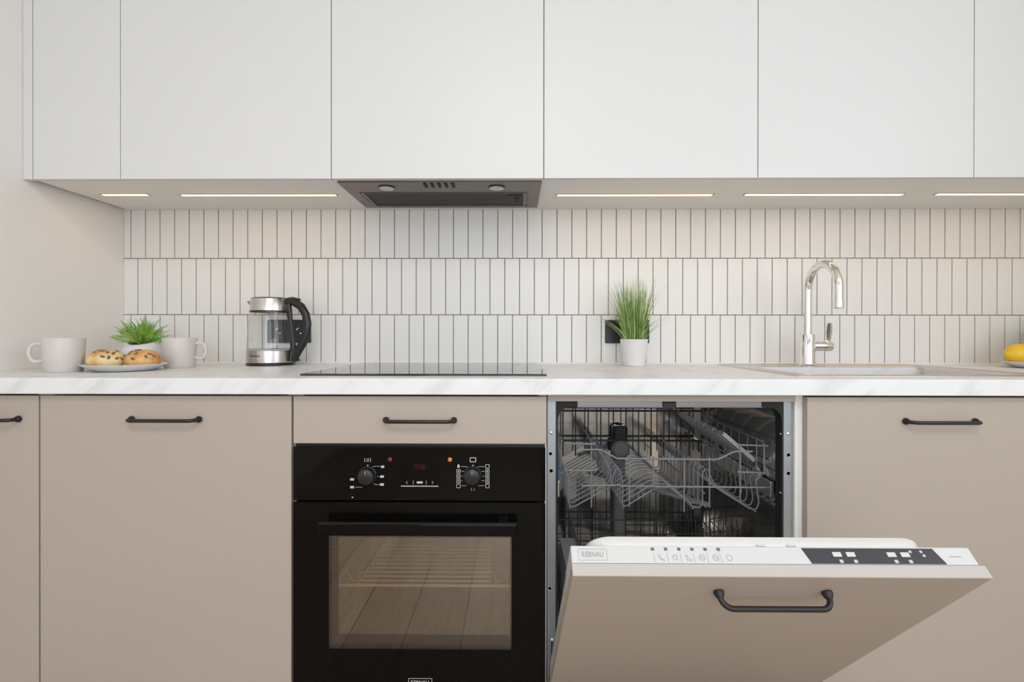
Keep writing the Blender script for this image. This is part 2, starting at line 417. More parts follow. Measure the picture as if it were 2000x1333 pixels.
# ------------------------------------------------------------------ wall cabinets
UF, UTOP, DT = -.36, 2.30, .018
ux = lambda i: .004 + .6 * i
def wall_cabinet(x0, x1, label, filler=None, door_x0=None):
    t = thing('wall_cabinet', label, 'cabinet', ((x0 + x1) / 2, -.17, UP), 'white wall cabinets')
    T = .018
    c = MB().box(x0, x1, UF + DT + .001, -.009, UP, UP + T).box(x0, x1, UF + DT + .001, -.009, UTOP - T, UTOP)
    c.box(x0, x0 + T, UF + DT + .001, -.009, UP + T, UTOP - T).box(x1 - T, x1, UF + DT + .001, -.009, UP + T, UTOP - T).box(x0 + T, x1 - T, -.02, -.009, UP + T, UTOP - T)
    c.build('carcass', CARC, t, 0)
    g = .0012
    MB().box((door_x0 or x0) + g, x1 - g, UF, UF + DT, UP - .0005, UTOP, .0008).build('door', WHITE, t, 30)
    if filler:
        MB().box(filler[0], filler[1] - .0005, UF - .001, UF + DT, UP - .0008, UTOP, .0008).build('filler_strip', WHITE, t, 30)
    return t
fx0 = wlx(UF) + .001
wall_cabinet(-.2468, ux(0), 'narrow white wall cabinet in the corner against the beige wall', filler=(fx0, -.2472))
wall_cabinet(ux(0), ux(1), 'white wall cabinet above the glass kettle, left of the extractor hood')
wall_cabinet(ux(1), ux(2), 'white wall cabinet that holds the extractor hood above the hob')
wall_cabinet(ux(2), ux(3), 'white wall cabinet right of the extractor hood, above the potted grass')
wall_cabinet(ux(3), ux(4), 'white wall cabinet above the chrome tap and sink')
wall_cabinet(ux(4), ux(5), 'white wall cabinet cut off by the right edge of the photo')

# LED strips set into the cabinet undersides
def led(x0, x1, y, label):
    t = thing('led_strip_light', label, 'light', ((x0 + x1) / 2, y, UP), 'strip lights under the wall cabinets')
    MB().box(x0, x1, y - .0085, y + .0085, UP - .0018, UP - .0001, .0006).build('profile', GREYL, t, 0)
    MB().box(x0 + .006, x1 - .006, y - .006, y + .006, UP - .0026, UP - .0018).build('diffuser', LEDM, t, 0)
led(-.180, -.028, -.2030, 'short lit strip light under the corner wall cabinet')
led(.067, .565, -.1975, 'long lit strip light above the glass kettle')
led(1.251, 1.747, -.1915, 'lit strip light just right of the extractor hood')
led(1.840, 2.339, -.1925, 'lit strip light above the chrome tap')
led(2.434, 2.935, -.1935, 'lit strip light cut off by the right photo edge')

# extractor hood
hx0, hx1, hy0, hy1, hz = .6125, 1.1995, -.3365, -.050, UP - .005
t = thing('extractor_hood', 'dark steel built-in extractor hood under the white cabinet', 'extractor hood', ((hx0 + hx1) / 2, -.19, hz))
fa, fb, fc, fd = .645, 1.163, -.240, -.072
f2 = lambda L, z: [(p[0], p[1], z) for p in L]
o_, i_ = rrect(hx0, hx1, hy0, hy1, .002, 2), rrect(fa, fb, fc, fd, .003, 2)
MB().loft([f2(i_, UP - .0004), f2(i_, hz), f2(o_, hz), f2(o_, UP - .0004), f2(i_, UP - .0004)]).build('panel', HOODST, t, 30)
i2 = rrect(fa + .013, fb - .013, fc + .008, fd - .008, .002, 2); i1 = rrect(fa + .003, fb - .003, fc + .003, fd - .003, .003, 2)
fl = MB().loft([f2(i2, hz + .003), f2(i2, hz - .001), f2(i1, hz - .001), f2(i1, hz + .003), f2(i2, hz + .003)]).build('filter_frame', HOODST, t, 30)
MB().box(fa + .013, fb - .013, fc + .008, fd - .008, hz + .001, hz + .003).build('filter_mesh', FILTER, fl, 0)
MB().box(fb - .062, fb - .020, fc + .035, fd - .03, hz - .001, hz + .001, .0005).build('latch', FILTER, fl, 0)
MB().box(fb - .040, fb - .028, fc + .062, fd - .062, hz - .004, hz - .001, .0005).build('latch_catch', RUBBER, fl, 0)
for lx in (.7425, 1.069):
    L = MB().lathe([(.0235, 0), (.0255, -.0012), (.0255, -.0022), (.0215, -.003)], (lx, -.2865, hz), 28).build('lamp', HOODST, t)
    MB().lathe([(.021, -.0021), (.021, -.0034), (.016, -.0040)], (lx, -.2865, hz), 28).build('lamp_lens', LAMPG, L)
for k in range(5):
    bx = .8625 + .0200 * k
    MB().box(bx - .0044, bx + .0044, -.331, -.294, hz - .003, hz, .0008).build('button', RUBBER, t, 0)
MB().box(.8925, .9225, -.2875, -.2835, hz - .0003, hz).build('printed_marking', MARKD, t, 0)

# ------------------------------------------------------------------ base cabinets and worktop
BF, BTOP = -.60, .8565
def base_cabinet(x0, x1, label, door=True, hx=None, dx0=None, T=.018, cz=None):
    t = thing('base_cabinet', label, 'cabinet', ((x0 + x1) / 2, -.30, 0), 'beige base cabinets')
    y0 = BF + .0192
    c = MB().box(x0, x0 + T, y0, -.01, .10, CB).box(x1 - T, x1, y0, -.01, .10, CB).box(x0 + T, x1 - T, y0, -.01, .10, .10 + T).box(x0 + T, x1 - T, -.02, -.01, .10 + T, CB)
    c.build('carcass', CARC, t, 0)
    MB().box(x0 + .0005, x1 - .0005, BF + .05, BF + .066, 0, .10).build('plinth', BEIGE, t, 0)
    if door:
        d = MB().box((dx0 if dx0 else x0 + .0015), x1 - .0015, BF, BF + .0188, .112, BTOP, .001).build('door', BEIGE, t, 30)
        hx = hx if hx is not None else (x0 + x1) / 2
        newobj('handle', HANDLE, d, Vector((hx, BF, .8015)) - worg(d))
    return t
base_cabinet(WX + .0015, -.0005, 'narrow beige base cabinet in the left corner, mostly cut off', hx=-.127, dx0=wlx(BF) + .003)
base_cabinet(.0005, .5995, 'beige base cabinet with a full-height front, left of the oven', hx=.3010)
oc = base_cabinet(.6005, 1.1985, 'beige oven housing cabinet with a shallow drawer above the oven', door=False)
dr = MB().box(.6025, 1.1975, BF, BF + .0188, .7455, BTOP, .001).build('drawer', BEIGE, oc, 30)
newobj('handle', HANDLE, dr, Vector((.9010, BF, .8010)) - worg(dr))
base_cabinet(1.7855, 2.4035, 'beige base cabinet under the sink, right of the dishwasher', hx=2.1095, dx0=1.8035)
base_cabinet(2.4045, X1 - .01, 'beige base cabinet beyond the sink at the far right')

# worktop: slab with a cut-out for the sink bowl and eased front edges
SX0, SX1, SY0, SY1 = 1.812, 2.462, -.538, -.045
hx_ = (1.875, 2.395); hy_ = (-.495, -.185)
wx0, wx1, wy0, wy1 = WX + .034 * -.62 + .004, X1 - .001, -.62, -.0085
xs = [wx0, hx_[0], hx_[1], wx1]
ysz = [(wy0, CT - .0025, CB + .0015), (wy0 + .001, CT - .0008, CB), (wy0 + .003, CT, CB), (hy_[0], CT, CB), (hy_[1], CT, CB), (wy1, CT, CB)]
mb = MB(); vs = []; idx = {}
for j, (y, zt, zb) in enumerate(ysz):
    for i, x in enumerate(xs):
        for s, z in (('t', zt), ('b', zb)):
            idx[(i, j, s)] = len(vs); vs.append((x if i != 0 else max(x, wlx(y) + .001), y, z))
fs = []
for j in range(5):
    for i in range(3):
        if not (i == 1 and j == 3):
            for s in 'tb': fs.append((idx[(i, j, s)], idx[(i + 1, j, s)], idx[(i + 1, j + 1, s)], idx[(i, j + 1, s)]))
for i in range(3):
    for j in (0, 5): fs.append((idx[(i, j, 't')], idx[(i + 1, j, 't')], idx[(i + 1, j, 'b')], idx[(i, j, 'b')]))
for j in range(5):
    for i in (0, 3): fs.append((idx[(i, j, 't')], idx[(i, j + 1, 't')], idx[(i, j + 1, 'b')], idx[(i, j, 'b')]))
for a, b in (((1, 3), (2, 3)), ((2, 3), (2, 4)), ((2, 4), (1, 4)), ((1, 4), (1, 3))):
    fs.append((idx[(*a, 't')], idx[(*b, 't')], idx[(*b, 'b')], idx[(*a, 'b')]))
wt = mb.add(vs, fs).build('worktop', MARBLE, None, 0)
tag(wt, 'long white worktop with faint grey marble veins', 'worktop')

# ------------------------------------------------------------------ hob
t = thing('induction_hob', 'black glass hob set on the white worktop above the oven', 'hob', (.898, -.30, CT))
o_ = rrect(.5945, 1.2015, -.547, -.035, .004, 3); i_ = rrect(.5965, 1.1995, -.545, -.037, .004, 3)
MB().loft([f2(o_, CT + .0002), f2(o_, CT + .0038), f2(i_, CT + .0052)], True, True).build('glass_top', HOBG, t, 25)
rg = MB()
for cx, cy, r in ((.745, -.41, .09), (.745, -.17, .07), (1.05, -.41, .07), (1.05, -.17, .09)):
    c0 = [(cx + r * math.cos(a), cy + r * math.sin(a), CT + .0053) for a in [2 * PI * k / 40 for k in range(40)]]
    c1 = [(cx + (r - .0012) * math.cos(a), cy + (r - .0012) * math.sin(a), CT + .0053) for a in [2 * PI * k / 40 for k in range(40)]]
    rg.loft([c0, c1])
rg.build('printed_marking', MARKD, t, 0)

# ------------------------------------------------------------------ sink and tap
t = thing('kitchen_sink', 'inset stainless steel sink with a stepped rim in the worktop', 'sink', ((SX0 + SX1) / 2, (SY0 + SY1) / 2, CT))
z = CT
o0 = rrect(SX0, SX1, SY0, SY1, .012, 4); o1 = rrect(SX0 + .003, SX1 - .003, SY0 + .003, SY1 - .003, .011, 4)
n0 = rrect(SX0 + .055, SX1 - .055, SY0 + .032, SY1 - .125, .045, 4); n1 = rrect(SX0 + .062, SX1 - .062, SY0 + .038, SY1 - .131, .042, 4)
MB().loft([f2(o0, z + .0002), f2(o0, z + .0015), f2(o1, z + .0035), f2(rrect(SX0 + .016, SX1 - .016, SY0 + .014, SY1 - .014, .010, 4), z + .0035),
           f2(rrect(SX0 + .020, SX1 - .020, SY0 + .018, SY1 - .018, .010, 4), z + .0018), f2(n0, z + .0018)]).build('rim', SINKST, t, 40)
bw = MB().loft([f2(n0, z + .0018), f2(n1, z - .004), f2(rrect(SX0 + .068, SX1 - .068, SY0 + .044, SY1 - .137, .04, 4), z - .15),
           f2(rrect(SX0 + .09, SX1 - .09, SY0 + .066, SY1 - .16, .03, 4), z - .165)], False, True).build('bowl', SINKST, t, 40)
MB().lathe([(.042, .001), (.042, .003), (.036, .0035), (.034, .001)], ((SX0 + SX1) / 2, -.36, z - .165), 24).build('drain', CHROME, bw)

FXx, FYy, FZ = 2.070, -.140, CT + .0018
t = thing('kitchen_tap', 'tall chrome gooseneck mixer tap behind the sink', 'tap', (FXx, FYy, FZ))
MB().lathe([(.0275, 0), (.0275, .005), (.0235, .007), (.0225, .02), (.0225, .100), (.0215, .102), (.0165, .1025)], (FXx, FYy, FZ), 32).build('body', CHROME, t)
R = .078; zt = 1.142
path = [Vector((FXx, FYy, FZ + .10)), Vector((FXx, FYy, 1.03)), Vector((FXx, FYy, 1.09))] + arc((FXx, FYy - R, zt), R, 0, 180, 18, 'yz') + [Vector((FXx, FYy - 2 * R, 1.115)), Vector((FXx, FYy - 2 * R, 1.098))]
sp = MB().tube(path, .0128, 20).build('spout', CHROME, t)
MB().lathe([(.0136, .004), (.0140, .0), (.0140, -.016), (.0125, -.018), (.010, -.0165)], (FXx, FYy - 2 * R, 1.098), 24).build('aerator', CHROME, sp)
lv = MB().lathe([(.0165, .018), (.0165, .048), (.0150, .0485), (.0150, .0505), (.0175, .051), (.0175, .072), (.0150, .077), (.006, .078)], (FXx, FYy, .9665), 24, 'x').build('lever_hub', CHROME, t)
lvp = [(.064, 0, .974, .0085), (.067, -.002, .992, .0090), (.066, -.007, 1.012, .0098), (.063, -.013, 1.030, .0092), (.061, -.017, 1.041, .0060)]
MB().loft([[(FXx + x_ + r_ * math.cos(a), FYy + y_ + .0032 * math.sin(a), z_ + .0012 * math.sin(a)) for a in [2 * PI * k / 16 for k in range(16)]] for x_, y_, z_, r_ in lvp], True, True).build('lever', CHROME, lv, 50)

# ------------------------------------------------------------------ oven
OX0, OX1, OF = .6050, 1.1945, -.606
OCX = (OX0 + OX1) / 2
t = thing('built_in_oven', 'black built-in oven with two knobs and a glass door', 'oven', (OCX, -.33, .12))
CAVX0, CAVX1, CAVZ0, CAVZ1, CAVY0, CAVY1 = .672, 1.128, .235, .545, -.575, -.17
bo = rrect(.6205, 1.1785, .119, .738, .003, 2); ci = rrect(CAVX0, CAVX1, CAVZ0, CAVZ1, .02, 2)
MB().ringplate(bo, ci, -.578, -.573).box(.6205, 1.1785, -.573, -.08, .119, .125).box(.6205, 1.1785, -.573, -.08, .732, .738).box(.6205, .6255, -.573, -.08, .125, .732).box(1.1735, 1.1785, -.573, -.08, .125, .732).build('housing', BLACKP, t, 30)
f3 = lambda L, y: [(p[0], y, p[1]) for p in L]
MB().loft([f3(ci, -.573), f3(ci, CAVY1)], False, True).build('cavity', ENAMEL, t, 40)
MB().box(OX0, OX1, OF, -.580, .6130, .7385, .0015).build('control_panel', BLACKG, t, 30)
cp = [c for c in t.children if c.name.startswith('control_panel')][0]
MB().box(OX0 + .0005, OX1 - .0005, -.592, -.580, .7386, .7448).build('gap_shade_strip', BLACKM, t, 0)  # black strip added to paint the shaded gap below the drawer
def mark(parent, mb, m=None): return mb.build('printed_marking', m or MARK, parent, 0)
PF = OF - .0002
def rect(mb, px0, py0, px1, py1, Y):
    a, b = at(px0, py0, Y), at(px1, py1, Y)
    return mb.add([(a.x, Y, a.z), (b.x, Y, a.z), (b.x, Y, b.z), (a.x, Y, b.z)], [(0, 1, 2, 3)])
def line(mb, pts, w, Y):
    for (ax, ay), (bx, by) in zip(pts[:-1], pts[1:]):
        a, b = at(ax, ay, Y), at(bx, by, Y); d = (b - a).normalized(); n = Vector((-d.z, 0, d.x)) * (w / 2)
        mb.add([a + n, b + n, b - n, a - n], [(0, 1, 2, 3)])
    return mb
mk = MB()
for px, py in ((746.9, 912.3), (746.2, 931.5), (746.2, 947), (687.8, 937), (687.8, 952.2)): rect(mk, px - 4 + (1.2 if px > 746.5 else 0), py - 2.3, px + 3.6, py + 2.3, PF)
for p in ([(727.5, 912.5), (732, 911.3), (742, 911.3)], [(737, 931.4), (740, 931.4)], [(729.5, 945), (733, 947.2), (741.5, 947.2)], [(694, 952.3), (708, 952.3)]): line(mk, p, .0008, PF)
line(mk, [(712.4, 895), (712.4, 903)], .0011, PF); line(mk, [(723.6, 895), (723.6, 903)], .0011, PF); line(mk, [(716, 897), (721, 897), (718.5, 903)], .0011, PF); line(mk, [(716.5, 897), (716.5, 902.5)], .0011, PF)
rect(mk, 716.8, 908.4, 719.4, 910.8, PF); rect(mk, 687, 971, 690, 973.3, PF)
mark(cp, mk)
mk = MB()
for k in range(5):
    py = 911.5 + 9.6 * k
    for px in (895.5, 952):
        if k == 0 and px < 900: rect(mk, px - 2.2, py - 2, px + 2.2, py + 2.5, PF); rect(mk, px - 1, py - 4, px + 1, py - 2, PF); continue
        a = .0011; x0_, x1_, y0_, y1_ = px - 3.4, px + 3.4, py - 3.6, py + 3.6
        line(mk, [(x0_, y0_), (x1_, y0_), (x1_, y1_), (x0_, y1_), (x0_, y0_)], a, PF)
        if k in (1, 2, 3): rect(mk, px - 1.4, py - 1.2, px + 1.4, py + 1.2, PF)
for p in ([(900, 912), (911, 912), (914, 913.5)], [(947, 912), (935, 912), (932, 913.5)], [(900.5, 921.3), (906.5, 921.3)], [(946.5, 921.3), (940.5, 921.3)], [(901, 930.5), (904, 930.5)], [(946, 930.5), (942.5, 930.5)],
          [(901, 939.5), (903.5, 939.5)], [(946.5, 939.5), (940.5, 939.5)], [(901, 949.3), (911, 949.3)], [(946, 949.3), (934, 949.3)], [(920.5, 954), (920.5, 958.5), (922, 958.5)], [(926, 954), (926, 958.5), (924.5, 958.5)]): line(mk, p, .0008, PF)
line(mk, [(918.2, 894.6), (929.2, 894.6), (929.2, 902.8), (918.2, 902.8), (918.2, 894.6)], .0016, PF); rect(mk, 922.4, 908.6, 925, 911, PF)
mark(cp, mk)
dm = MB(); rect(dm, 782, 903, 858, 951, PF); ds = dm.build('display', DISP, cp, 0)
mk = MB(); PF2 = PF - .0002
rect(mk, 783, 949.2, 856, 951.2, PF2); rect(mk, 814, 941, 825.5, 945, PF2)
line(mk, [(796, 940.5), (793, 943.2), (796, 946)], .0008, PF2); line(mk, [(843.5, 940.5), (846.5, 943.2), (843.5, 946)], .0008, PF2); line(mk, [(807, 939), (807, 947)], .0008, PF2); line(mk, [(832.5, 939), (832.5, 947)], .0008, PF2)
mark(ds, mk)
mk = MB(); rect(mk, 808, 907, 818, 916, PF2); rect(mk, 820, 908, 831, 918, PF2); mark(ds, mk, DISPR)
for px, mt in ((761.8, REDL), (878.8, ORGL)):
    a = at(px, 898.3, OF); MB().lathe([(.0052, .0005), (.0052, -.0012), (.0035, -.0026), (.0008, -.0030)], (a.x, OF, a.z), 16, 'y').build('indicator_lamp', mt, cp)
for px, py in ((718.2, 928.5), (923.2, 928.5)):
    a = at(px, py, OF)
    kb = MB().lathe([(.0215, .0005), (.0215, -.004), (.0195, -.006), (.0185, -.018), (.0178, -.0205), (.016, -.0215)], (a.x, OF, a.z), 32, 'y').build('knob', BLACKP, cp)
    MB().box(a.x - .0008, a.x + .0008, OF - .0219, OF - .0214, a.z + .006, a.z + .0145).build('pointer', MARKD, kb, 0)
# door: black glass frame, window panes, bar handle
DZ0, DZ1 = .130, .6095
wo0 = at(642, 1047, OF); wo1 = at(998.5, 1270.5, OF)
do = rrect(OX0, OX1, DZ0, DZ1, .003, 3); di = rrect(wo0.x, wo1.x, wo1.z, wo0.z, .002, 3)
dj = rrect(wo0.x + .004, wo1.x - .004, wo1.z + .004, wo0.z - .004, .002, 3)
od = MB().ringplate(do, di, OF, -.583).build('door', BLACKG, t, 30)
MB().box(wo0.x + .0002, wo1.x - .0002, OF + .0005, OF + .0035, wo1.z + .0002, wo0.z - .0002).build('window_pane', OGLASS, od, 0)
# bronze inner frame and inner pane
inn = rrect(.706, 1.1135, .292, .5225, .004, 3)
MB().ringplate(dj, inn, -.5935, -.5905).build('inner_frame', mat('bronze_inner_frame', (.055, .045, .036), .3, metal=.3), od, 30)
MB().box(.7062, 1.1133, -.592, -.590, .2922, .5223).build('inner_pane', OGLASS2, od, 0)
ha, hb = at(622, 1022, -.640), at(1010, 1046, -.640)
hm = MB().box(ha.x, hb.x, -.646, -.632, hb.z, ha.z, .003)
for sx in (ha.x + .02, hb.x - .045): hm.box(sx, sx + .025, -.633, OF + .0005, hb.z + .004, ha.z - .002, .002)
hdl = hm.build('handle', BLACKG, od, 30)
hl = MB().box(ha.x + .001, hb.x - .001, -.6445, -.634, ha.z - .0002, ha.z + .0006).build('handle_highlight', mat('handle_highlight_grey', (.10, .10, .10), .3, metal=.8), hdl, 0)  # lighter strip painting the highlight along the handle's top edge
# badge
bd = text_mb('KERNAU', .0082, .0002); bw_ = max(p.x for p in bd.v) - min(p.x for p in bd.v); bd.v = [Vector((p.x * .042 / bw_, p.y, p.z)) for p in bd.v]; bz = at(820, 1333, OF).z
bd = shifted(bd, (at(820, 1330, OF).x, OF - .0003, bz - .0010))
c0 = at(797.5, 1325.3, OF); c1 = at(844, 1325.3, OF)
for a, b, c, d in ((c0.x, c1.x, c0.z - .0012, c0.z), (c0.x, c1.x, c0.z - .0178, c0.z - .0166), (c0.x, c0.x + .0012, c0.z - .0178, c0.z), (c1.x - .0012, c1.x, c0.z - .0178, c0.z)):
    bd.add([(a, OF - .0003, c), (b, OF - .0003, c), (b, OF - .0003, d), (a, OF - .0003, d)], [(0, 1, 2, 3)])
mark(od, bd)
# side rails in the cavity
RZ0 = .385
for s, xw in ((1, CAVX0), (-1, CAVX1)):
    ro = MB().tube([(xw + s * .013, -.555, .262), (xw + s * .013, -.555, .525)], .0022, 8).build('side_rail', OVWIRE, t)
    MB().tube([(xw + s * .013, -.22, .262), (xw + s * .013, -.22, .525)], .0022, 8).build('rear_post', OVWIRE, ro)
    for zz in (.277, .291, .325, .339, RZ0 - .0045, .430, .463, .510):
        e = xw + s * .013
        MB().tube([(e, -.220, zz), (e, -.555, zz), (e + s * .010, -.567, zz)], .0020, 8).build('rail_wire', CHROME, ro)
MB().box(CAVX1 - .006, CAVX1 - .0005, -.50, -.44, .395, .435, .002).build('lamp_cover', LAMPG, t, 30)
# wire shelf on the rails
RZ = .385
t = thing('oven_shelf', 'chrome wire shelf resting inside the oven behind the glass', 'oven shelf', (OCX, -.40, RZ))
xa, xb = CAVX0 + .0125, CAVX1 - .0125
fr = MB().tube([(xa, -.545, RZ), (xb, -.545, RZ)], .0036, 8)
fr.tube([(xa, -.545, RZ), (xa, -.23, RZ)], .0026, 8).tube([(xb, -.545, RZ), (xb, -.23, RZ)], .0026, 8).tube([(xa, -.23, RZ), (xb, -.23, RZ)], .0026, 8)
fr.build('frame', OVWIRE, t)
for k in range(10):
    y = -.525 + k * .0235
    MB().tube([(xa + .052, y, RZ + .0015), (xb - .052, y, RZ + .0015)], .0021, 6).build('wire', OVWIRE, t)
for s, xx in ((1, xa), (-1, xb)):
    MB().tube([(xx, -.50, RZ), (xx + s * .012, -.50, RZ + .010), (xx + s * .028, -.50, RZ - .012), (xx + s * .036, -.50, RZ - .013), (xx + s * .048, -.50, RZ + .010), (xx + s * .062, -.50, RZ + .013)], .0015, 6).build('stop_bracket', OVWIRE, t)
    MB().tube([(xx + s * .052, -.545, RZ), (xx + s * .052, -.25, RZ)], .0018, 6).build('runner', OVWIRE, t)

# ------------------------------------------------------------------ dishwasher
DY = -.572
L0, R0 = at(1068, 900, DY).x + .001, at(1548.5, 900, DY).x
gl0, gr0 = at(1085.5, 900, DY).x, at(1530, 900, DY).x
t = thing('dishwasher', 'built-in dishwasher standing open with a beige front panel', 'dishwasher', (1.49, -.30, 0))
ztop = at(1300, 783.5, DY).z
DB = .195
# galvanised side flanges with screws and fixing holes
for a, b, sc in ((L0, gl0, ((1076, 846, 0), (1075, 887, 1), (1076.5, 920, 2), (1073.5, 1150, 1))), (gr0, R0, ((1539, 848, 0), (1539.5, 889, 2), (1539.5, 925, 2)))):
    fo = MB().box(a, b, DY - .001, DY + .012, .03, ztop - .0005, .001).build('side_flange', GALV, t, 30)
    for px, py, kd in sc:
        c = at(px, py, DY - .001)
        if kd == 0: MB().sphere((c.x, DY - .001, c.z), .0048, 14, 8, (1, .5, 1)).build('screw', CHROME, fo)
        elif kd == 1: MB().lathe([(.006, 0), (.006, -.0014), (.0045, -.0016), (.0035, .0)], (c.x, DY - .001, c.z), 18, 'y').build('fixing_cap', GREYL, fo)
        else:
            h_ = MB().lathe([(.0062, 0), (.0062, -.0012), (.0042, -.0014), (.0042, .0)], (c.x, DY - .001, c.z), 18, 'y', True, False).build('fixing_hole', GREYL, fo)
            MB().lathe([(.0042, -.0005), (.0001, -.0005)], (c.x, DY - .001, c.z), 18, 'y').build('hole_shadow', RUBBER, h_)
# gasket ring and steel tub
tx0, tx1 = at(1089.5, 900, DY).x, at(1527, 900, DY).x
tz1 = at(1300, 796, DY).z
go = rrect(gl0, gr0, DB - .01, ztop - .0005, .002, 6); gi = rrect(tx0, tx1, DB, tz1, .032, 6)
gk = MB().ringplate(go, gi, DY + .0005, DY + .03).build('gasket', RUBBER, t, 30)
# steel trim strip on the top edge with the latch in the middle
s0, s1, s2, s3 = at(1127.5, 795.5, DY), at(1293, 795.5, DY), at(1319.5, 795.5, DY), at(1486, 796, DY)
for a, b in ((s0, s1), (s2, s3)):
    MB().box(a.x, b.x, DY - .003, DY + .0004, a.z, ztop - .0008, .0005).box(a.x, b.x, DY - .006, DY - .003, a.z, a.z + .0022).build('top_trim', mat('satin_steel_trim', (.26, .25, .245), .4, metal=1.), gk, 30)
MB().box(s1.x + .001, s2.x - .001, DY - .004, DY + .0004, s1.z - .004, ztop - .004, .001).build('latch', BLACKP, gk, 30)
for py in (848, 963):
    c = at(1523.5 + (1 if py < 900 else 0), py, DY); MB().sphere((gr0 - .007, DY + .0005, c.z), .0022, 10, 6).build('screw', CHROME, gk)
ti = [rrect(tx0 - .004, tx1 + .004, DB - .004, tz1 + .004, .034, 6), rrect(tx0 - .004, tx1 + .004, DB - .004, tz1 + .004, .034, 6), rrect(tx0 + .004, tx1 - .004, DB + .004, tz1 - .004, .034, 6)]
tub = MB().loft([f3(ti[0], DY + .03), f3(ti[1], -.075), f3(ti[2], -.062)], False, True).build('tub', TUBST, t, 40)
MB().box(L0 + .002, R0 - .002, DY + .012, -.03, .03, DB - .006).build('base_unit', BLACKP, t, 0)
MB().box(L0, R0 - .0005, DY - .012, DY + .006, ztop, CB - .0003).build('fascia_strip', BEIGE, t, 0)
# water pipe up the back wall, spray arm hub
wpx = at(1211, 880, -.10).x
MB().box(wpx - .019, wpx + .019, -.100, -.066, DB, .70, .008).build('water_pipe', GREYP, tub, 15)
MB().lathe([(.030, 0), (.030, -.012), (.022, -.018)], (wpx, -.101, .622), 24, 'y').build('pipe_cap', GREYP, tub, 35)
MB().box(wpx - .024, wpx + .024, -.112, -.066, .652, .700, .008).build('pipe_elbow', BLACKP, tub, 15)

# upper basket: cross wires with tine humps, front/back/side rails
def rk(px, py): p = at(px, py, -.50); return (p.x, p.z)
ub = MB()
FY = -.512
def rail(mb, pts, Y, r=.0024):
    return mb.tube([(at(a, b, Y).x, Y, at(a, b, Y).z) for a, b in pts], r, 8)
up = rail(MB(), [(1138, 879), (1168, 878.5), (1176, 880.5), (1200, 893.5), (1206, 896), (1300, 897.2), (1396, 898.3), (1404, 897), (1432, 883.5), (1440, 882), (1470, 882.5)], FY).build('upper_basket', WIRE, t)
up['label'] = 'grey wire upper basket with rows of curved tines'
rail(MB(), [(1135, 949.5), (1210, 948), (1217, 950), (1500, 953)], FY).build('front_rail', WIRE, up)
for pts in ([(1102, 866.5), (1163, 868)], [(1102, 919.5), (1163, 919.5)], [(1442, 869.5), (1500, 871.5)], [(1440, 922.5), (1500, 924.5)]): rail(MB(), pts, FY, .0022).build('side_stub', WIRE, up)
for px, p0, p1 in ((1155, 864, 992), (1229, 892, 990), (1276, 892, 952), (1336, 893, 1000), (1385.5, 893, 992), (1445.5, 868, 982), (1492.5, 866, 928)):
    rail(MB(), [(px, p0), (px, p1)], FY + .003, .0020).build('front_upright', WIRE, up)
prof = [(1104, 921), (1111, 933), (1111, 984), (1115, 990), (1122, 990), (1185, 955), (1194, 947), (1197, 932), (1203, 917), (1208, 915), (1212, 922), (1217, 950), (1215, 984), (1219, 989), (1225, 988),
        (1275, 957), (1284, 953), (1306, 953), (1314, 957), (1345, 981), (1353, 990), (1366, 992), (1372, 985), (1372, 926), (1376, 917), (1381, 917), (1385, 924), (1396, 952), (1462, 993), (1470, 996), (1478, 994), (1482, 982), (1476, 938), (1492, 925)]
pr = [rk(*p) for p in prof]
cw = MB().tube([(x, 0, z) for x, z in pr], .0016, 6).mesh('cross_wire', WIRE)
for k in range(13):
    newobj('cross_wire', cw, up, Vector((0, -.50 + k * .032, 0)) - worg(up))
tn = MB().tube([(0, 0, .0), (.004, 0, .02), (-.004, 0, .045), (-.022, 0, .075)], .0016, 6).mesh('tine', WIRE)
for k in range(10):
    for (x, z) in (rk(1193, 946),):
        newobj('tine', tn, up, Vector((x, -.487 + k * .0275 * 1.4, z)) - worg(up))
for x0_, z0_ in (rk(1113, 989), rk(1217, 988), rk(1196, 945), rk(1352, 990), rk(1474, 996), rk(1374, 960)):
    MB().tube([(x0_, -.505, z0_ - .003), (x0_, -.11, z0_ - .003)], .0022, 6).build('long_wire', WIRE, up)
xl, xr = tx0 + .016, tx1 - .016
for xx in (xl, xr):
    for zz in (.655, .735): MB().tube([(xx, FY, zz), (xx, -.10, zz)], .0022, 6).build('side_rail', WIRE, up)
    for k in range(8): MB().tube([(xx, -.48 + k * .05, .60), (xx, -.48 + k * .05, .738)], .0016, 6).build('side_upright', WIRE, up)
for zz in (.650, .749): MB().tube([(xl, -.10, zz), (xr, -.10, zz)], .0035, 8).build('back_rail', WIRED, up)  # rear of the grey basket, its shade put into the colour
for k in range(13):
    xx = xl + (xr - xl) * k / 12
    MB().tube([(xx, -.102, .60), (xx, -.102, .755 if k % 2 else .79)], .0022, 6).build('back_upright', WIRED, up)
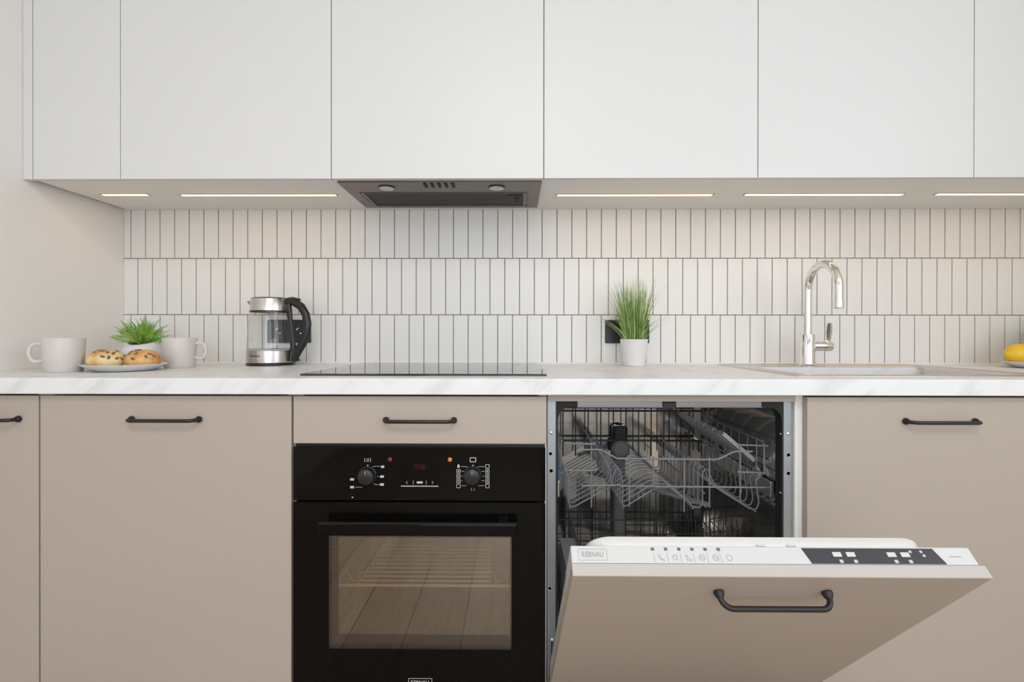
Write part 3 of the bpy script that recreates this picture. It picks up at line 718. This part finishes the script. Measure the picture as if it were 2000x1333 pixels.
# folding cup shelf on the right, wheels
cs = MB(); n = 11
for k in range(n):
    y0_ = -.47 + k * .034; zt_ = .742 - .004 * (k % 2)
    cs.add([(tx1 - .018, y0_, .672), (tx1 - .018, y0_ + .034, .672), (tx1 - .100, y0_ + .034, zt_), (tx1 - .100, y0_, zt_),
            (tx1 - .012, y0_, .680), (tx1 - .012, y0_ + .034, .680), (tx1 - .094, y0_ + .034, zt_ + .008), (tx1 - .094, y0_, zt_ + .008)],
           [(0, 1, 2, 3), (4, 7, 6, 5), (0, 4, 5, 1), (2, 6, 7, 3), (0, 3, 7, 4), (1, 5, 6, 2)])
cs.build('cup_shelf', GREYL, up, 0)
for y in (-.46, -.20):
    for xx, s in ((tx0 + .007, 1), (tx1 - .007, -1)):
        MB().lathe([(.018, -.004), (.019, 0), (.018, .004)], (xx, y, .640), 20, 'x').build('wheel', GREYL, up)
MB().box(tx0 + .001, tx0 + .008, -.555, -.515, .648, .672, .001).build('rail_end', BLUEP, tub, 0)
for xx in (tx0 + .004, tx1 - .004):
    MB().box(xx - .004, xx + .004, -.535, -.08, .60, .640, .002).build('slide_rail', STEEL, tub, 30)
# spray arms
def spray(c, ang, ln, z, par):
    dx, dy = math.cos(ang) * ln, math.sin(ang) * ln
    s = MB().tube([(c[0] - dx, c[1] - dy, z), (c[0] - dx * .5, c[1] - dy * .5, z + .004), (c[0], c[1], z + .006), (c[0] + dx * .5, c[1] + dy * .5, z + .004), (c[0] + dx, c[1] + dy, z)], [.012, .016, .022, .016, .012], 12, flat=.5)
    s.lathe([(.02, -.012), (.026, 0), (.02, .014)], (c[0], c[1], z), 20)
    o = s.build('spray_arm', GREYP, par, 35)
    for k in (-.8, -.55, .55, .8):
        MB().lathe([(.004, .004), (.003, .012), (.001, .0122)], (c[0] + dx * k, c[1] + dy * k, z), 10).build('nozzle', RUBBER, o)
spray((1.487, -.33), math.radians(-50), .20, .566, t)
spray((1.487, -.30), math.radians(20), .21, .245, t)
# lower basket
lo = MB().tube([(xl, -.515, .385), (xr, -.515, .385), (xr, -.10, .385), (xl, -.10, .385), (xl, -.515, .385)], .0025, 8).build('lower_basket', WIRED, t)
lo['label'] = 'shade-toned wire lower basket half hidden by the door'
for zz in (.285, .34):
    MB().tube([(xl, -.515, zz), (xr, -.515, zz), (xr, -.10, zz), (xl, -.10, zz), (xl, -.515, zz)], .002, 6).build('rail', WIRED, lo)
lw = MB().tube([(xl, 0, .43), (xl, 0, .275), (xl + .015, 0, .265), (xr - .015, 0, .265), (xr, 0, .275), (xr, 0, .43)], .0018, 6).mesh('cross_wire', WIRED)
for k in range(13): newobj('cross_wire', lw, lo, Vector((0, -.505 + k * .033, 0)) - worg(lo))
lt = MB().tube([(0, 0, .265), (0, 0, .40), (0, .006, .43)], .0017, 6).mesh('tine', WIRED)
for k in range(12):
    for xx in (1.30, 1.40, 1.58, 1.68): newobj('tine', lt, lo, Vector((xx, -.49 + k * .033, 0)) - worg(lo))
for k in range(11):
    xx = xl + (xr - xl) * k / 10
    for yy in (-.515, -.10): MB().tube([(xx, yy, .265), (xx, yy, .50 if yy > -.2 else .40)], .0018, 6).build('upright', WIRED, lo)
# cutlery holder in the lower basket
ch = MB().box(1.255, 1.30, -.50, -.30, .27, .285)
for k in range(6):
    y = -.50 + k * .038; ch.box(1.255, 1.258, y, y + .010, .285, .40).box(1.297, 1.30, y, y + .010, .285, .40)
ch.box(1.255, 1.30, -.50, -.30, .40, .405).build('cutlery_holder', GREYP, lo, 0)

# open door, local frame: x right, y inward through the thickness, z up along the door
DANG = math.radians(43.3); DL = .705
vdir = Vector((0, -math.sin(DANG), math.cos(DANG)))
dxa, dxb = 1.2045, 1.7945; DWD = dxb - dxa
org = Vector(((dxa + dxb) / 2, -1.065, .659)) - vdir * DL
h2 = DWD / 2
door = newobj('door', MB().box(-h2, h2, 0, .018, 0, DL, .001).mesh('door', BEIGE, 30), t, org - worg(t), (DANG, 0, 0))
door['label'] = 'tilted beige dishwasher door'
newobj('handle', HANDLE, door, (0.004, 0, DL - .051))
MB().box(-h2 + .0006, h2 - .0006, .0006, .0174, DL - .0002, DL + .0006).build('edge_band', BEDGE, door, 0, True)
# metal door body with control strip along its top edge
cw2 = .5835 / 2; c_off = -.003
MB().box(-cw2 + c_off + .002, cw2 + c_off - .002, .0185, .050, .02, DL - .012, .004).build('door_body', INOX, door, 30, True)
cpn = MB().box(-cw2 + c_off, cw2 + c_off, .0185, .0445, DL - .10, DL - .0005, .002).build('control_strip', CTRLW, door, 30, True)
ln0, ln1 = -.268, .237
lp = [rrect(ln0, ln1, .10, DL - .004, .035, 8), rrect(ln0 + .002, ln1 - .002, .102, DL - .006, .034, 8), rrect(ln0 + .010, ln1 - .010, .11, DL - .014, .03, 8)]
MB().loft([f3(lp[0], .0446), f3(lp[0], .058), f3(lp[1], .0605), f3(lp[2], .0615), f3(rrect(ln0 + .03, ln1 - .03, .13, DL - .04, .02, 8), .052)], True, True).build('inner_liner', INOX, door, 40, True)
# detergent lugs on the liner edge
for px in (1447, 1503):
    MB().box((px - 1470) * .0008, (px - 1470) * .0008 + .012, .0446, .0475, DL - .003, DL - .0003, .0005).build('lug', CTRLW, cpn, 0, True)
# printed control panel: on the top edge (local z = DL)
ZC = DL - .0003
def sx(px): return at(px, 1085, -1.045).x - (dxa + dxb) / 2
def xyrect(mb, x0, x1, y0, y1, z=ZC):
    return mb.add([(x0, y0, z), (x1, y0, z), (x1, y1, z), (x0, y1, z)], [(0, 1, 2, 3)])
def ty(v): return .0185 + .026 * v             # 0 = front edge of the strip, 1 = back edge
dp = MB().add([(sx(1582), ty(.03), ZC), (sx(1844), ty(.03), ZC), (sx(1832), ty(.90), ZC), (sx(1572) - .0, ty(.90), ZC)], [(0, 1, 2, 3)])
d_ = dp.build('display_panel', CTRLB, cpn, 0, True)
for px in (1638, 1665, 1745, 1772):
    MB().box(sx(px - 8.5), sx(px + 8.5), ty(.42), ty(.68), ZC - .0002, ZC + .0007, .0003).build('button', CTRLW, d_, 0, True)
mk = MB()
for px, py in ((1785, .72), (1806, .72), (1808, .5)): xyrect(mk, sx(px - 2.5), sx(px + 2.5), ty(py - .07), ty(py + .07), ZC + .0003)
for px in (1641, 1669, 1748, 1776): xyrect(mk, sx(px - 3.5), sx(px + 3.5), ty(.08), ty(.26), ZC + .0003)
mk.build('printed_marking', MARK, d_, 0, True)
mk = MB()
for k in range(6):
    px = 1277.5 + 26 * k; xyrect(mk, sx(px - 3.2), sx(px + 3.2), ty(.72), ty(.88), ZC + .0003)
mk.build('printed_marking', mat('dark_grey_print', (.12, .12, .12), .5), cpn, 0, True)
mk = MB()
def pline(mb, pts, w):
    for (ax, ay), (bx, by) in zip(pts[:-1], pts[1:]):
        a, b = Vector((ax, ay, ZC + .0003)), Vector((bx, by, ZC + .0003)); d = (b - a).normalized(); n = Vector((-d.y, d.x, 0)) * w / 2
        mb.add([a + n, b + n, b - n, a - n], [(0, 1, 2, 3)])
for k in range(6):
    x = sx(1278 + 26 * k); pline(mk, [(x, ty(.02)), (x, ty(.58))], .0004)
    cx_ = sx(1292 + 26.5 * k); cy_ = ty(.33); r_ = .0042
    if k == 0: pline(mk, [(cx_ - r_ * .8, cy_ + r_), (cx_ - r_ * .2, cy_ - r_ * .6), (cx_ + r_, cy_ - r_)], .0012)
    elif k == 2: pline(mk, [(cx_ - r_ * .7, cy_ - r_), (cx_ - r_ * .7, cy_ + r_), (cx_, cy_ - r_ * .2), (cx_ + r_, cy_ - r_), (cx_ - r_ * .7, cy_ - r_)], .0006)
    else: pline(mk, [(cx_ + r_ * math.cos(a), cy_ + r_ * math.sin(a)) for a in [2 * PI * q / (4 if k == 1 else 14) + PI / 4 for q in range((4 if k == 1 else 14) + 1)]], .0006)
    if k in (3, 4): pline(mk, [(cx_ - r_ * .5, cy_ + r_ * .5), (cx_ + r_ * .5, cy_ - r_ * .5)], .0006)
tx_ = text_mb('KERNAU', .0082, .00005); tw_ = max(p.x for p in tx_.v) - min(p.x for p in tx_.v); mx_ = (sx(1130) + sx(1186)) / 2
mk.add([(p.x * (sx(1179) - sx(1137)) / tw_ + mx_, ty(.47) + p.z, ZC + .0003) for p in tx_.v], tx_.f)
a, b, c, d = sx(1130), sx(1186), ty(.16), ty(.78)
pline(mk, [(a, c), (b, c), (b, d), (a, d), (a, c)], .0005)
pline(mk, [(sx(1857), ty(.45)), (sx(1880), ty(.45))], .0010)
mk.build('printed_marking', MARKD, cpn, 0, True)
# hinge arms
for xx in (L0 + .012, R0 - .012):
    MB().tube([(xx, DY + .014, .17), (xx, DY - .012, .225), (xx, DY - .004, .27)], .003, 8).build('hinge_arm', CHROME, t)

# ------------------------------------------------------------------ sockets
def socket(px0, px1, label):
    a, b = at(px0, 625, -.009), at(px1, 671, -.009)
    zc = 1.0135; xc = (a.x + b.x) / 2; W, H = .0765, .0405
    t = thing('double_socket', label, 'socket', (xc, -.008, zc), 'black double sockets')
    o_ = rrect(xc - W, xc + W, zc - H, zc + H, .003, 3); i_ = rrect(xc - W + .002, xc + W - .002, zc - H + .002, zc + H - .002, .002, 3)
    MB().loft([f3(o_, -.0082), f3(o_, -.015), f3(i_, -.017)], True, True).build('frame', BLACKS, t, 30)
    for s in (-1, 1):
        cx = xc + s * .0365
        r0 = rrect(cx - .0275, cx + .0275, zc - .0275, zc + .0275, .002, 8)
        r1 = [(cx + .0195 * math.cos(q), zc + .0195 * math.sin(q)) for q in [math.atan2(p[1] - zc, p[0] - cx) for p in r0]]
        ins = MB().loft([f3(r0, -.0168), f3(r0, -.0185), f3(r1, -.0185), f3(r1, -.0172)], False, True).build('insert', BLACKS, t, 30)
        for q in (-1, 1):
            MB().lathe([(.0024, 0), (.0024, -.0006), (.0001, -.0006)], (cx + q * .0068, -.0172, zc - q * .0068), 12, 'y').build('contact', CHROME, ins)
        MB().lathe([(.0022, 0), (.0022, -.0060), (.0001, -.0066)], (cx, -.0172, zc + .0105), 12, 'y').build('earth_pin', CHROME, ins)
socket(523, 608, 'black double wall socket behind the glass kettle')
socket(1182, 1267, 'black double wall socket behind the potted grass')

# ------------------------------------------------------------------ kettle
KX, KY = .3065, -.100
t = thing('electric_kettle', 'glass and steel electric kettle with a black handle', 'kettle', (KX, KY, CT))
c = (KX, KY, CT)
MB().lathe([(.068, 0), (.070, .002), (.070, .006), (.067, .009)], c, 40).build('power_base', BLACKP, t)
kb = MB().lathe([(.0670, .0085), (.0685, .010), (.0685, .048), (.0675, .049)], c, 48).build('steel_base', STEELV, t)
KROT = math.radians(-12)                        # handle points to the right and slightly towards the room
MB().lathe([(.0672, .0492), (.0676, .053), (.0672, .0535)], c, 48).build('base_seal', GREYL, kb)
gb = MB().lathe([(.0665, .0530), (.0668, .070), (.0650, .110), (.0620, .142), (.0585, .168), (.0575, .176)], c, 48, cap0=False, cap1=False).build('glass_body', KGLASS, t)
mk = MB()
for zz, ww in ((.152, .010), (.143, .006), (.125, .005), (.103, .005), (.079, .009)):
    rr = .0674 - (zz - .06) * .085
    for q in range(2):
        a0 = math.radians(-118) ; da = ww / rr / 2
        pa, pb = a0 - da, a0 + da
        h = .0012; z0_ = CT + zz - q * .003
        mk.add([(KX + rr * math.cos(a), KY + rr * math.sin(a), z0_ + dz) for a, dz in ((pa, 0), (pb, 0), (pb, h), (pa, h))], [(0, 1, 2, 3)])
mk.build('printed_marking', MARK, gb, 0)
cl = MB().lathe([(.0585, .174), (.0590, .1755), (.0590, .178), (.0570, .216), (.0560, .218)], c, 48, cap0=False, cap1=False).build('steel_collar', STEELV, t)
MB().lathe([(.0592, .1735), (.0596, .1765), (.0590, .1785)], c, 48, cap0=False, cap1=False).build('collar_ring', BLACKP, cl)
MB().lathe([(.0562, .216), (.0560, .2195), (.050, .2215), (.001, .222)], c, 48).build('lid', BLACKP, t)
# spout on the left
ca, sa = -1.0, 0.10
MB().add([(KX - .052, KY - .016, CT + .214), (KX - .052, KY + .016, CT + .214), (KX - .055, KY + .012, CT + .190), (KX - .055, KY - .012, CT + .190), (KX - .0735, KY - .004, CT + .2085), (KX - .0735, KY + .004, CT + .2085), (KX - .066, KY, CT + .198)],
         [(0, 1, 5, 4), (0, 4, 6, 3), (1, 2, 6, 5), (2, 3, 6), (4, 5, 6), (0, 3, 2, 1)]).build('spout', STEELV, t, 0)
# handle: outer D loop and inner spine
hc, hs = math.cos(KROT), math.sin(KROT)
def hp(r, z): return Vector((KX + r * hc, KY + r * hs, CT + z))
hd = MB().tube([hp(.052, .207), hp(.066, .210), hp(.085, .206), hp(.107, .191), hp(.122, .166), hp(.1275, .136), hp(.1245, .105), hp(.113, .074), hp(.098, .052), hp(.086, .034), hp(.080, .018)],
               [.011, .0115, .0115, .0112, .011, .0108, .0108, .0112, .012, .0125, .012], 14, flat=1.15)
hd.tube([hp(.060, .200), hp(.064, .180), hp(.069, .140), hp(.074, .100), hp(.078, .065), hp(.079, .030), hp(.078, .012)], [.010, .0085, .007, .0068, .0080, .010, .0105], 12, flat=1.3)
ho = hd.build('handle', BLACKP, t, 60)
MB().box(-.012, .012, -.009, .009, 0, .007, .002).mesh('x', None)
th = newobj('lid_button', MB().box(-.013, .013, -.009, .009, 0, .009, .003).mesh('lid_button', BLACKP, 35), ho, hp(.086, .2125) - worg(ho), (0, math.radians(14), KROT))
newobj('switch', MB().box(-.004, .018, -.007, .007, 0, .006, .002).mesh('switch', BLACKP, 35), ho, hp(.082, .012) - worg(ho), (0, math.radians(-8), KROT))
lx = MB()
for k in range(7):
    a0 = math.radians(-118 + k * 4.2); rr = .0689
    lx.add([(KX + rr * math.cos(a0 + q), KY + rr * math.sin(a0 + q), CT + zz) for q, zz in ((0, .030), (.048, .030), (.048, .0335), (0, .0335))], [(0, 1, 2, 3)])
lx.build('printed_marking', MARKK, kb, 0)
t.scale = (1.08, 1.08, 1.012)

# ------------------------------------------------------------------ mugs
def mug(x, y, rot, label):
    t = thing('mug', label, 'mug', (x, y, CT), 'greige mugs'); t.rotation_euler = (0, 0, rot)
    prof = [(.030, .0), (.0405, .0005), (.0425, .004), (.0475, .0895), (.0468, .0912), (.0456, .0905), (.0400, .008), (.034, .006), (.001, .0055)]
    MB().lathe(prof, (0, 0, 0), 40).build('cup', MUGC, t, 50, True)
    path = [Vector((.0445, 0, .074)), Vector((.056, 0, .0765))] + [Vector((.059 + .016 * math.cos(a), 0, .052 + .0245 * math.sin(a))) for a in [PI / 2 - PI * k / 10 for k in range(11)]] + [Vector((.050, 0, .029)), Vector((.0425, 0, .031))]
    MB().tube(path, .0034, 10, flat=1.5).build('handle', MUGC, t, 60, True)
    return t
mug(-.1055, -.418, math.radians(203), 'greige mug nearest the left wall with its handle pointing left')
mug(.0890, -.234, math.radians(8), 'greige mug right of the bread plate with its handle pointing right')

# ------------------------------------------------------------------ plate and buns
def plate(x, y, r, label):
    t = MB().lathe([(r * .45, 0), (r * .62, .0005), (r * .74, .003), (r * .97, .0165), (r, .0185), (r * .985, .0195), (r * .90, .0125), (r * .80, .0062), (r * .5, .005), (.001, .005)], (0, 0, 0), 48).mesh('plate', PORC, 50)
    o = newobj('plate', t, None, (x, y, CT)); return tag(o, label, 'plate', 'white plates')
PX, PY = .0310, -.378
plate(PX, PY, .101, 'white plate carrying two seeded buns')
def bun(x, y, rz, label, seed):
    rnd = random.Random(seed)
    t = thing('seeded_bun', label, 'bun', (x, y, CT + .0066), 'seeded buns'); t.rotation_euler = (0, 0, rz)
    rx, ry, h = .0462, .0435, .052
    seg, rings = 28, 14; loops = []
    for i in range(rings + 1):
        u = i / rings
        if u < .3: k = u / .3; rr = .52 + .48 * math.sin(k * PI / 2); zz = .40 * (k ** 1.2)
        else: k = (u - .3) / .7; rr = math.cos(k * PI / 2) ** .85 if k < 1 else .01; zz = .40 + .60 * math.sin(k * PI / 2)
        loops.append([(rx * max(rr, .01) * math.cos(a) * (1 + .03 * math.sin(3 * a + seed)), ry * max(rr, .01) * math.sin(a) * (1 + .03 * math.sin(3 * a + seed)), h * zz) for a in [2 * PI * j / seg for j in range(seg)]])
    MB().loft(loops, True, True).build('bread', BUN if seed == 3 else BUN2, t, 80, True)
    sm = MB().sphere((0, 0, 0), .0062, 10, 6, (1, .62, .42)).mesh('seed', SEED)
    for q in range(15):
        k = rnd.uniform(.12, .88); a = rnd.uniform(PI * .95, 2.05 * PI)
        rr = math.cos(k * PI / 2) ** .85; zz = .40 + .60 * math.sin(k * PI / 2)
        p = Vector((rx * rr * math.cos(a), ry * rr * math.sin(a), h * zz))
        n = Vector((p.x / rx ** 2, p.y / ry ** 2, (p.z - .4 * h) / (h * .6) ** 2)).normalized()
        o = newobj('seed', sm, t, p * 1.005)
        o.rotation_mode = 'QUATERNION'; o.rotation_quaternion = n.to_track_quat('Z', 'X') @ Matrix.Rotation(rnd.uniform(0, PI), 3, 'Z').to_quaternion()
    return t
bun(PX - .0455, PY - .008, .3, 'pale seeded bun on the left half of the plate', 3)
bun(PX + .0480, PY + .006, -.4, 'browner seeded bun on the right half of the plate', 8)

# ------------------------------------------------------------------ plants
def frond_mesh(length, n, wid, m, seed):
    rnd = random.Random(seed); mb = MB()
    def sp(u): return Vector((length * u * (1 - .05 * u), 0, length * (.20 * u - .26 * u * u)))
    mb.tube([sp(k / 6) for k in range(7)], [.0009] * 6 + [.0003], 4)
    for i in range(2, n + 1):
        u = i / n; p = sp(u); wl = wid * math.sin(PI * min(1, u * .85 + .12)) + .0025
        for s in (-1, 1):
            d = Vector((.55, s * .85, .10 + rnd.uniform(-.15, .2))).normalized(); q = d.cross(Vector((0, 0, 1))).normalized() * (wl * .21)
            tip = p + d * wl; mid = p + d * (wl * .5) + Vector((0, 0, wl * .10))
            mb.add([p, mid + q, tip, mid - q], [(0, 1, 2), (0, 2, 3)])
    mb.add([sp(1), sp(1) + Vector((.004, 0, -.001)), sp(.97) + Vector((0, .002, 0))], [(0, 1, 2)])
    return mb.mesh('frond', m, 0)
FR = [frond_mesh(.082, 13, .0105, FERN, 1), frond_mesh(.070, 12, .0095, FERN2, 2), frond_mesh(.092, 14, .0105, FERN, 3), frond_mesh(.062, 11, .0090, FERN2, 4)]
def fern(x, y, label, seed, scale=1.0):
    rnd = random.Random(seed)
    t = thing('potted_fern', label, 'plant', (x, y, CT), 'potted ferns')
    # round pot whose opening is cut on a slant, lower towards the room
    seg = 36; loops = []
    def ringp(r, z, tilt): return [(r * math.cos(a), r * math.sin(a), z + tilt * r * math.sin(a)) for a in [2 * PI * j / seg for j in range(seg)]]
    for r, z, tl in ((.030, 0, 0), (.036, .001, 0), (.050, .018, 0), (.056, .042, 0), (.053, .060, .06), (.046, .072, .18), (.040, .079, .24), (.0375, .0785, .24), (.040, .066, .2)):
        loops.append(ringp(r, z, tl))
    MB().loft(loops, True, False).build('pot', POTC, t, 60, True)
    MB().loft([ringp(.039, .071, .22), ringp(.001, .074, .2)], False, True).build('soil', SOIL, t, 60, True)
    for k in range(62):
        a = 2 * PI * k / 62 * 11.0 + rnd.uniform(-.3, .3); ring = k / 62
        el = math.radians(10 + 70 * ring ** 1.1 + rnd.uniform(-10, 10)); sc = rnd.uniform(.80, 1.15) * scale
        if math.sin(a) < -.35: el = max(el, math.radians(38))
        o = newobj('frond', FR[k % 4], t, (.010 * math.cos(a), .010 * math.sin(a), .072)); o.scale = (sc, sc, sc)
        o.rotation_euler = (rnd.uniform(-1.1, 1.1), -el, a)
    return t
fern(-.0565, -.193, 'small fern in a round white pot behind the buns', 5)

def grass(x, y, label):
    rnd = random.Random(11)
    t = thing('potted_grass', label, 'plant', (x, y, CT))
    MB().lathe([(.028, 0), (.0345, .0008), (.036, .004), (.0450, .0865), (.0458, .0875), (.0450, .088), (.0425, .0872), (.0415, .075), (.001, .074)], (0, 0, 0), 40).build('pot', POTC, t, 50, True)
    MB().lathe([(.0405, .0755), (.02, .079), (.001, .080)], (0, 0, 0), 24).build('soil', SOIL, t, 50, True)
    for m_, n_, tall in ((GRASS, 210, 1.0), (GRASS2, 120, 1.05)):
        mb = MB()
        for k in range(n_):
            a = rnd.uniform(0, 2 * PI); r0 = .036 * math.sqrt(rnd.random())
            b = Vector((r0 * math.cos(a), r0 * math.sin(a), .076))
            ln = rnd.uniform(.09, .220) * tall; lean = rnd.uniform(.0, .32) * (r0 / .036 + .25)
            if rnd.random() < .07: lean = rnd.uniform(.6, 1.3); ln = rnd.uniform(.09, .13)
            da = a + rnd.uniform(-.6, .6); dd = Vector((math.cos(da), math.sin(da), 0))
            if y + b.y + (dd.y * lean * ln) > -.03: dd.y = -abs(dd.y)
            w0 = rnd.uniform(.0008, .0017); side = Vector((-math.sin(da + .8), math.cos(da + .8), 0))
            if abs(side.x) < .4: side = Vector((1, .2, 0)).normalized()
            L = []
            for q in range(6):
                u = q / 5
                p = b + Vector((0, 0, ln * u * (1 - .22 * lean * u))) + dd * (ln * lean * u ** 1.6)
                w_ = w0 * (1 - u ** 2.2) + .0001
                L.append([p - side * w_, p + side * w_])
            mb.loft(L, closed=False)
        o = mb.build('grass_blades', m_, t, 0, True); o['kind'] = 'stuff'
    return t
grass(1.5155, -.118, 'tall green grass in a small white pot in front of a socket')

# ------------------------------------------------------------------ lemons at the right edge
LX, LY = 2.764, -.205
plate(LX, LY, .103, 'white plate of lemons at the right photo edge')
def lemon_mesh():
    prof = []
    for i in range(17):
        u = i / 16; x = -.0485 + .097 * u
        r = .0325 * max(0, 1 - (abs(x) / .0440) ** 2.5) ** .55 if abs(x) < .0440 else 0
        prof.append((max(r, .0050 * max(0, 1 - (abs(x) - .041) / .0080) ** .6, .0004), x))
    return MB().lathe(prof, (0, 0, 0), 24, 'x').mesh('lemon', LEMON, 70)
LM = lemon_mesh()
for dx, dy, dz, rz, lab in ((-.048, .030, .0420, .10, 'yellow lemon lying at the left side of the plate'), (.052, .020, .0420, -.2, 'yellow lemon on the right half of the plate'),
                           (.012, -.050, .0420, .15, 'yellow lemon at the front edge of the plate'), (.006, .018, .0930, .1, 'yellow lemon on top of the other lemons')):
    tag(newobj('lemon', LM, None, (LX + dx, LY + dy, CT + dz), (0, 0, rz)), lab, 'lemon', 'lemons on the plate')
fern(2.915, -.100, 'small fern behind the lemons at the right photo edge', 9, 1.15)

# ------------------------------------------------------------------ ceiling lamp behind the camera
clx, cly = 1.15, -2.6
t = thing('ceiling_lamp', 'flat white square ceiling lamp in the middle of the room', 'lamp', (clx, cly, Z1))
MB().box(clx - .46, clx + .46, cly - .46, cly + .46, Z1 - .05, Z1 - .0005, .004).build('housing', CARC, t, 30)
ld = bpy.data.lights.new('lamp_glow', 'AREA'); ld.shape = 'SQUARE'; ld.size = .86; ld.energy = CEIL_POWER; ld.color = (1.0, .98, .95)
newobj('lamp_glow', ld, t, (0, 0, -.054))

for o in bpy.data.objects:                      # flat print: many tiny marks joined
    if o.name.startswith('printed_marking'): o['kind'] = 'stuff'
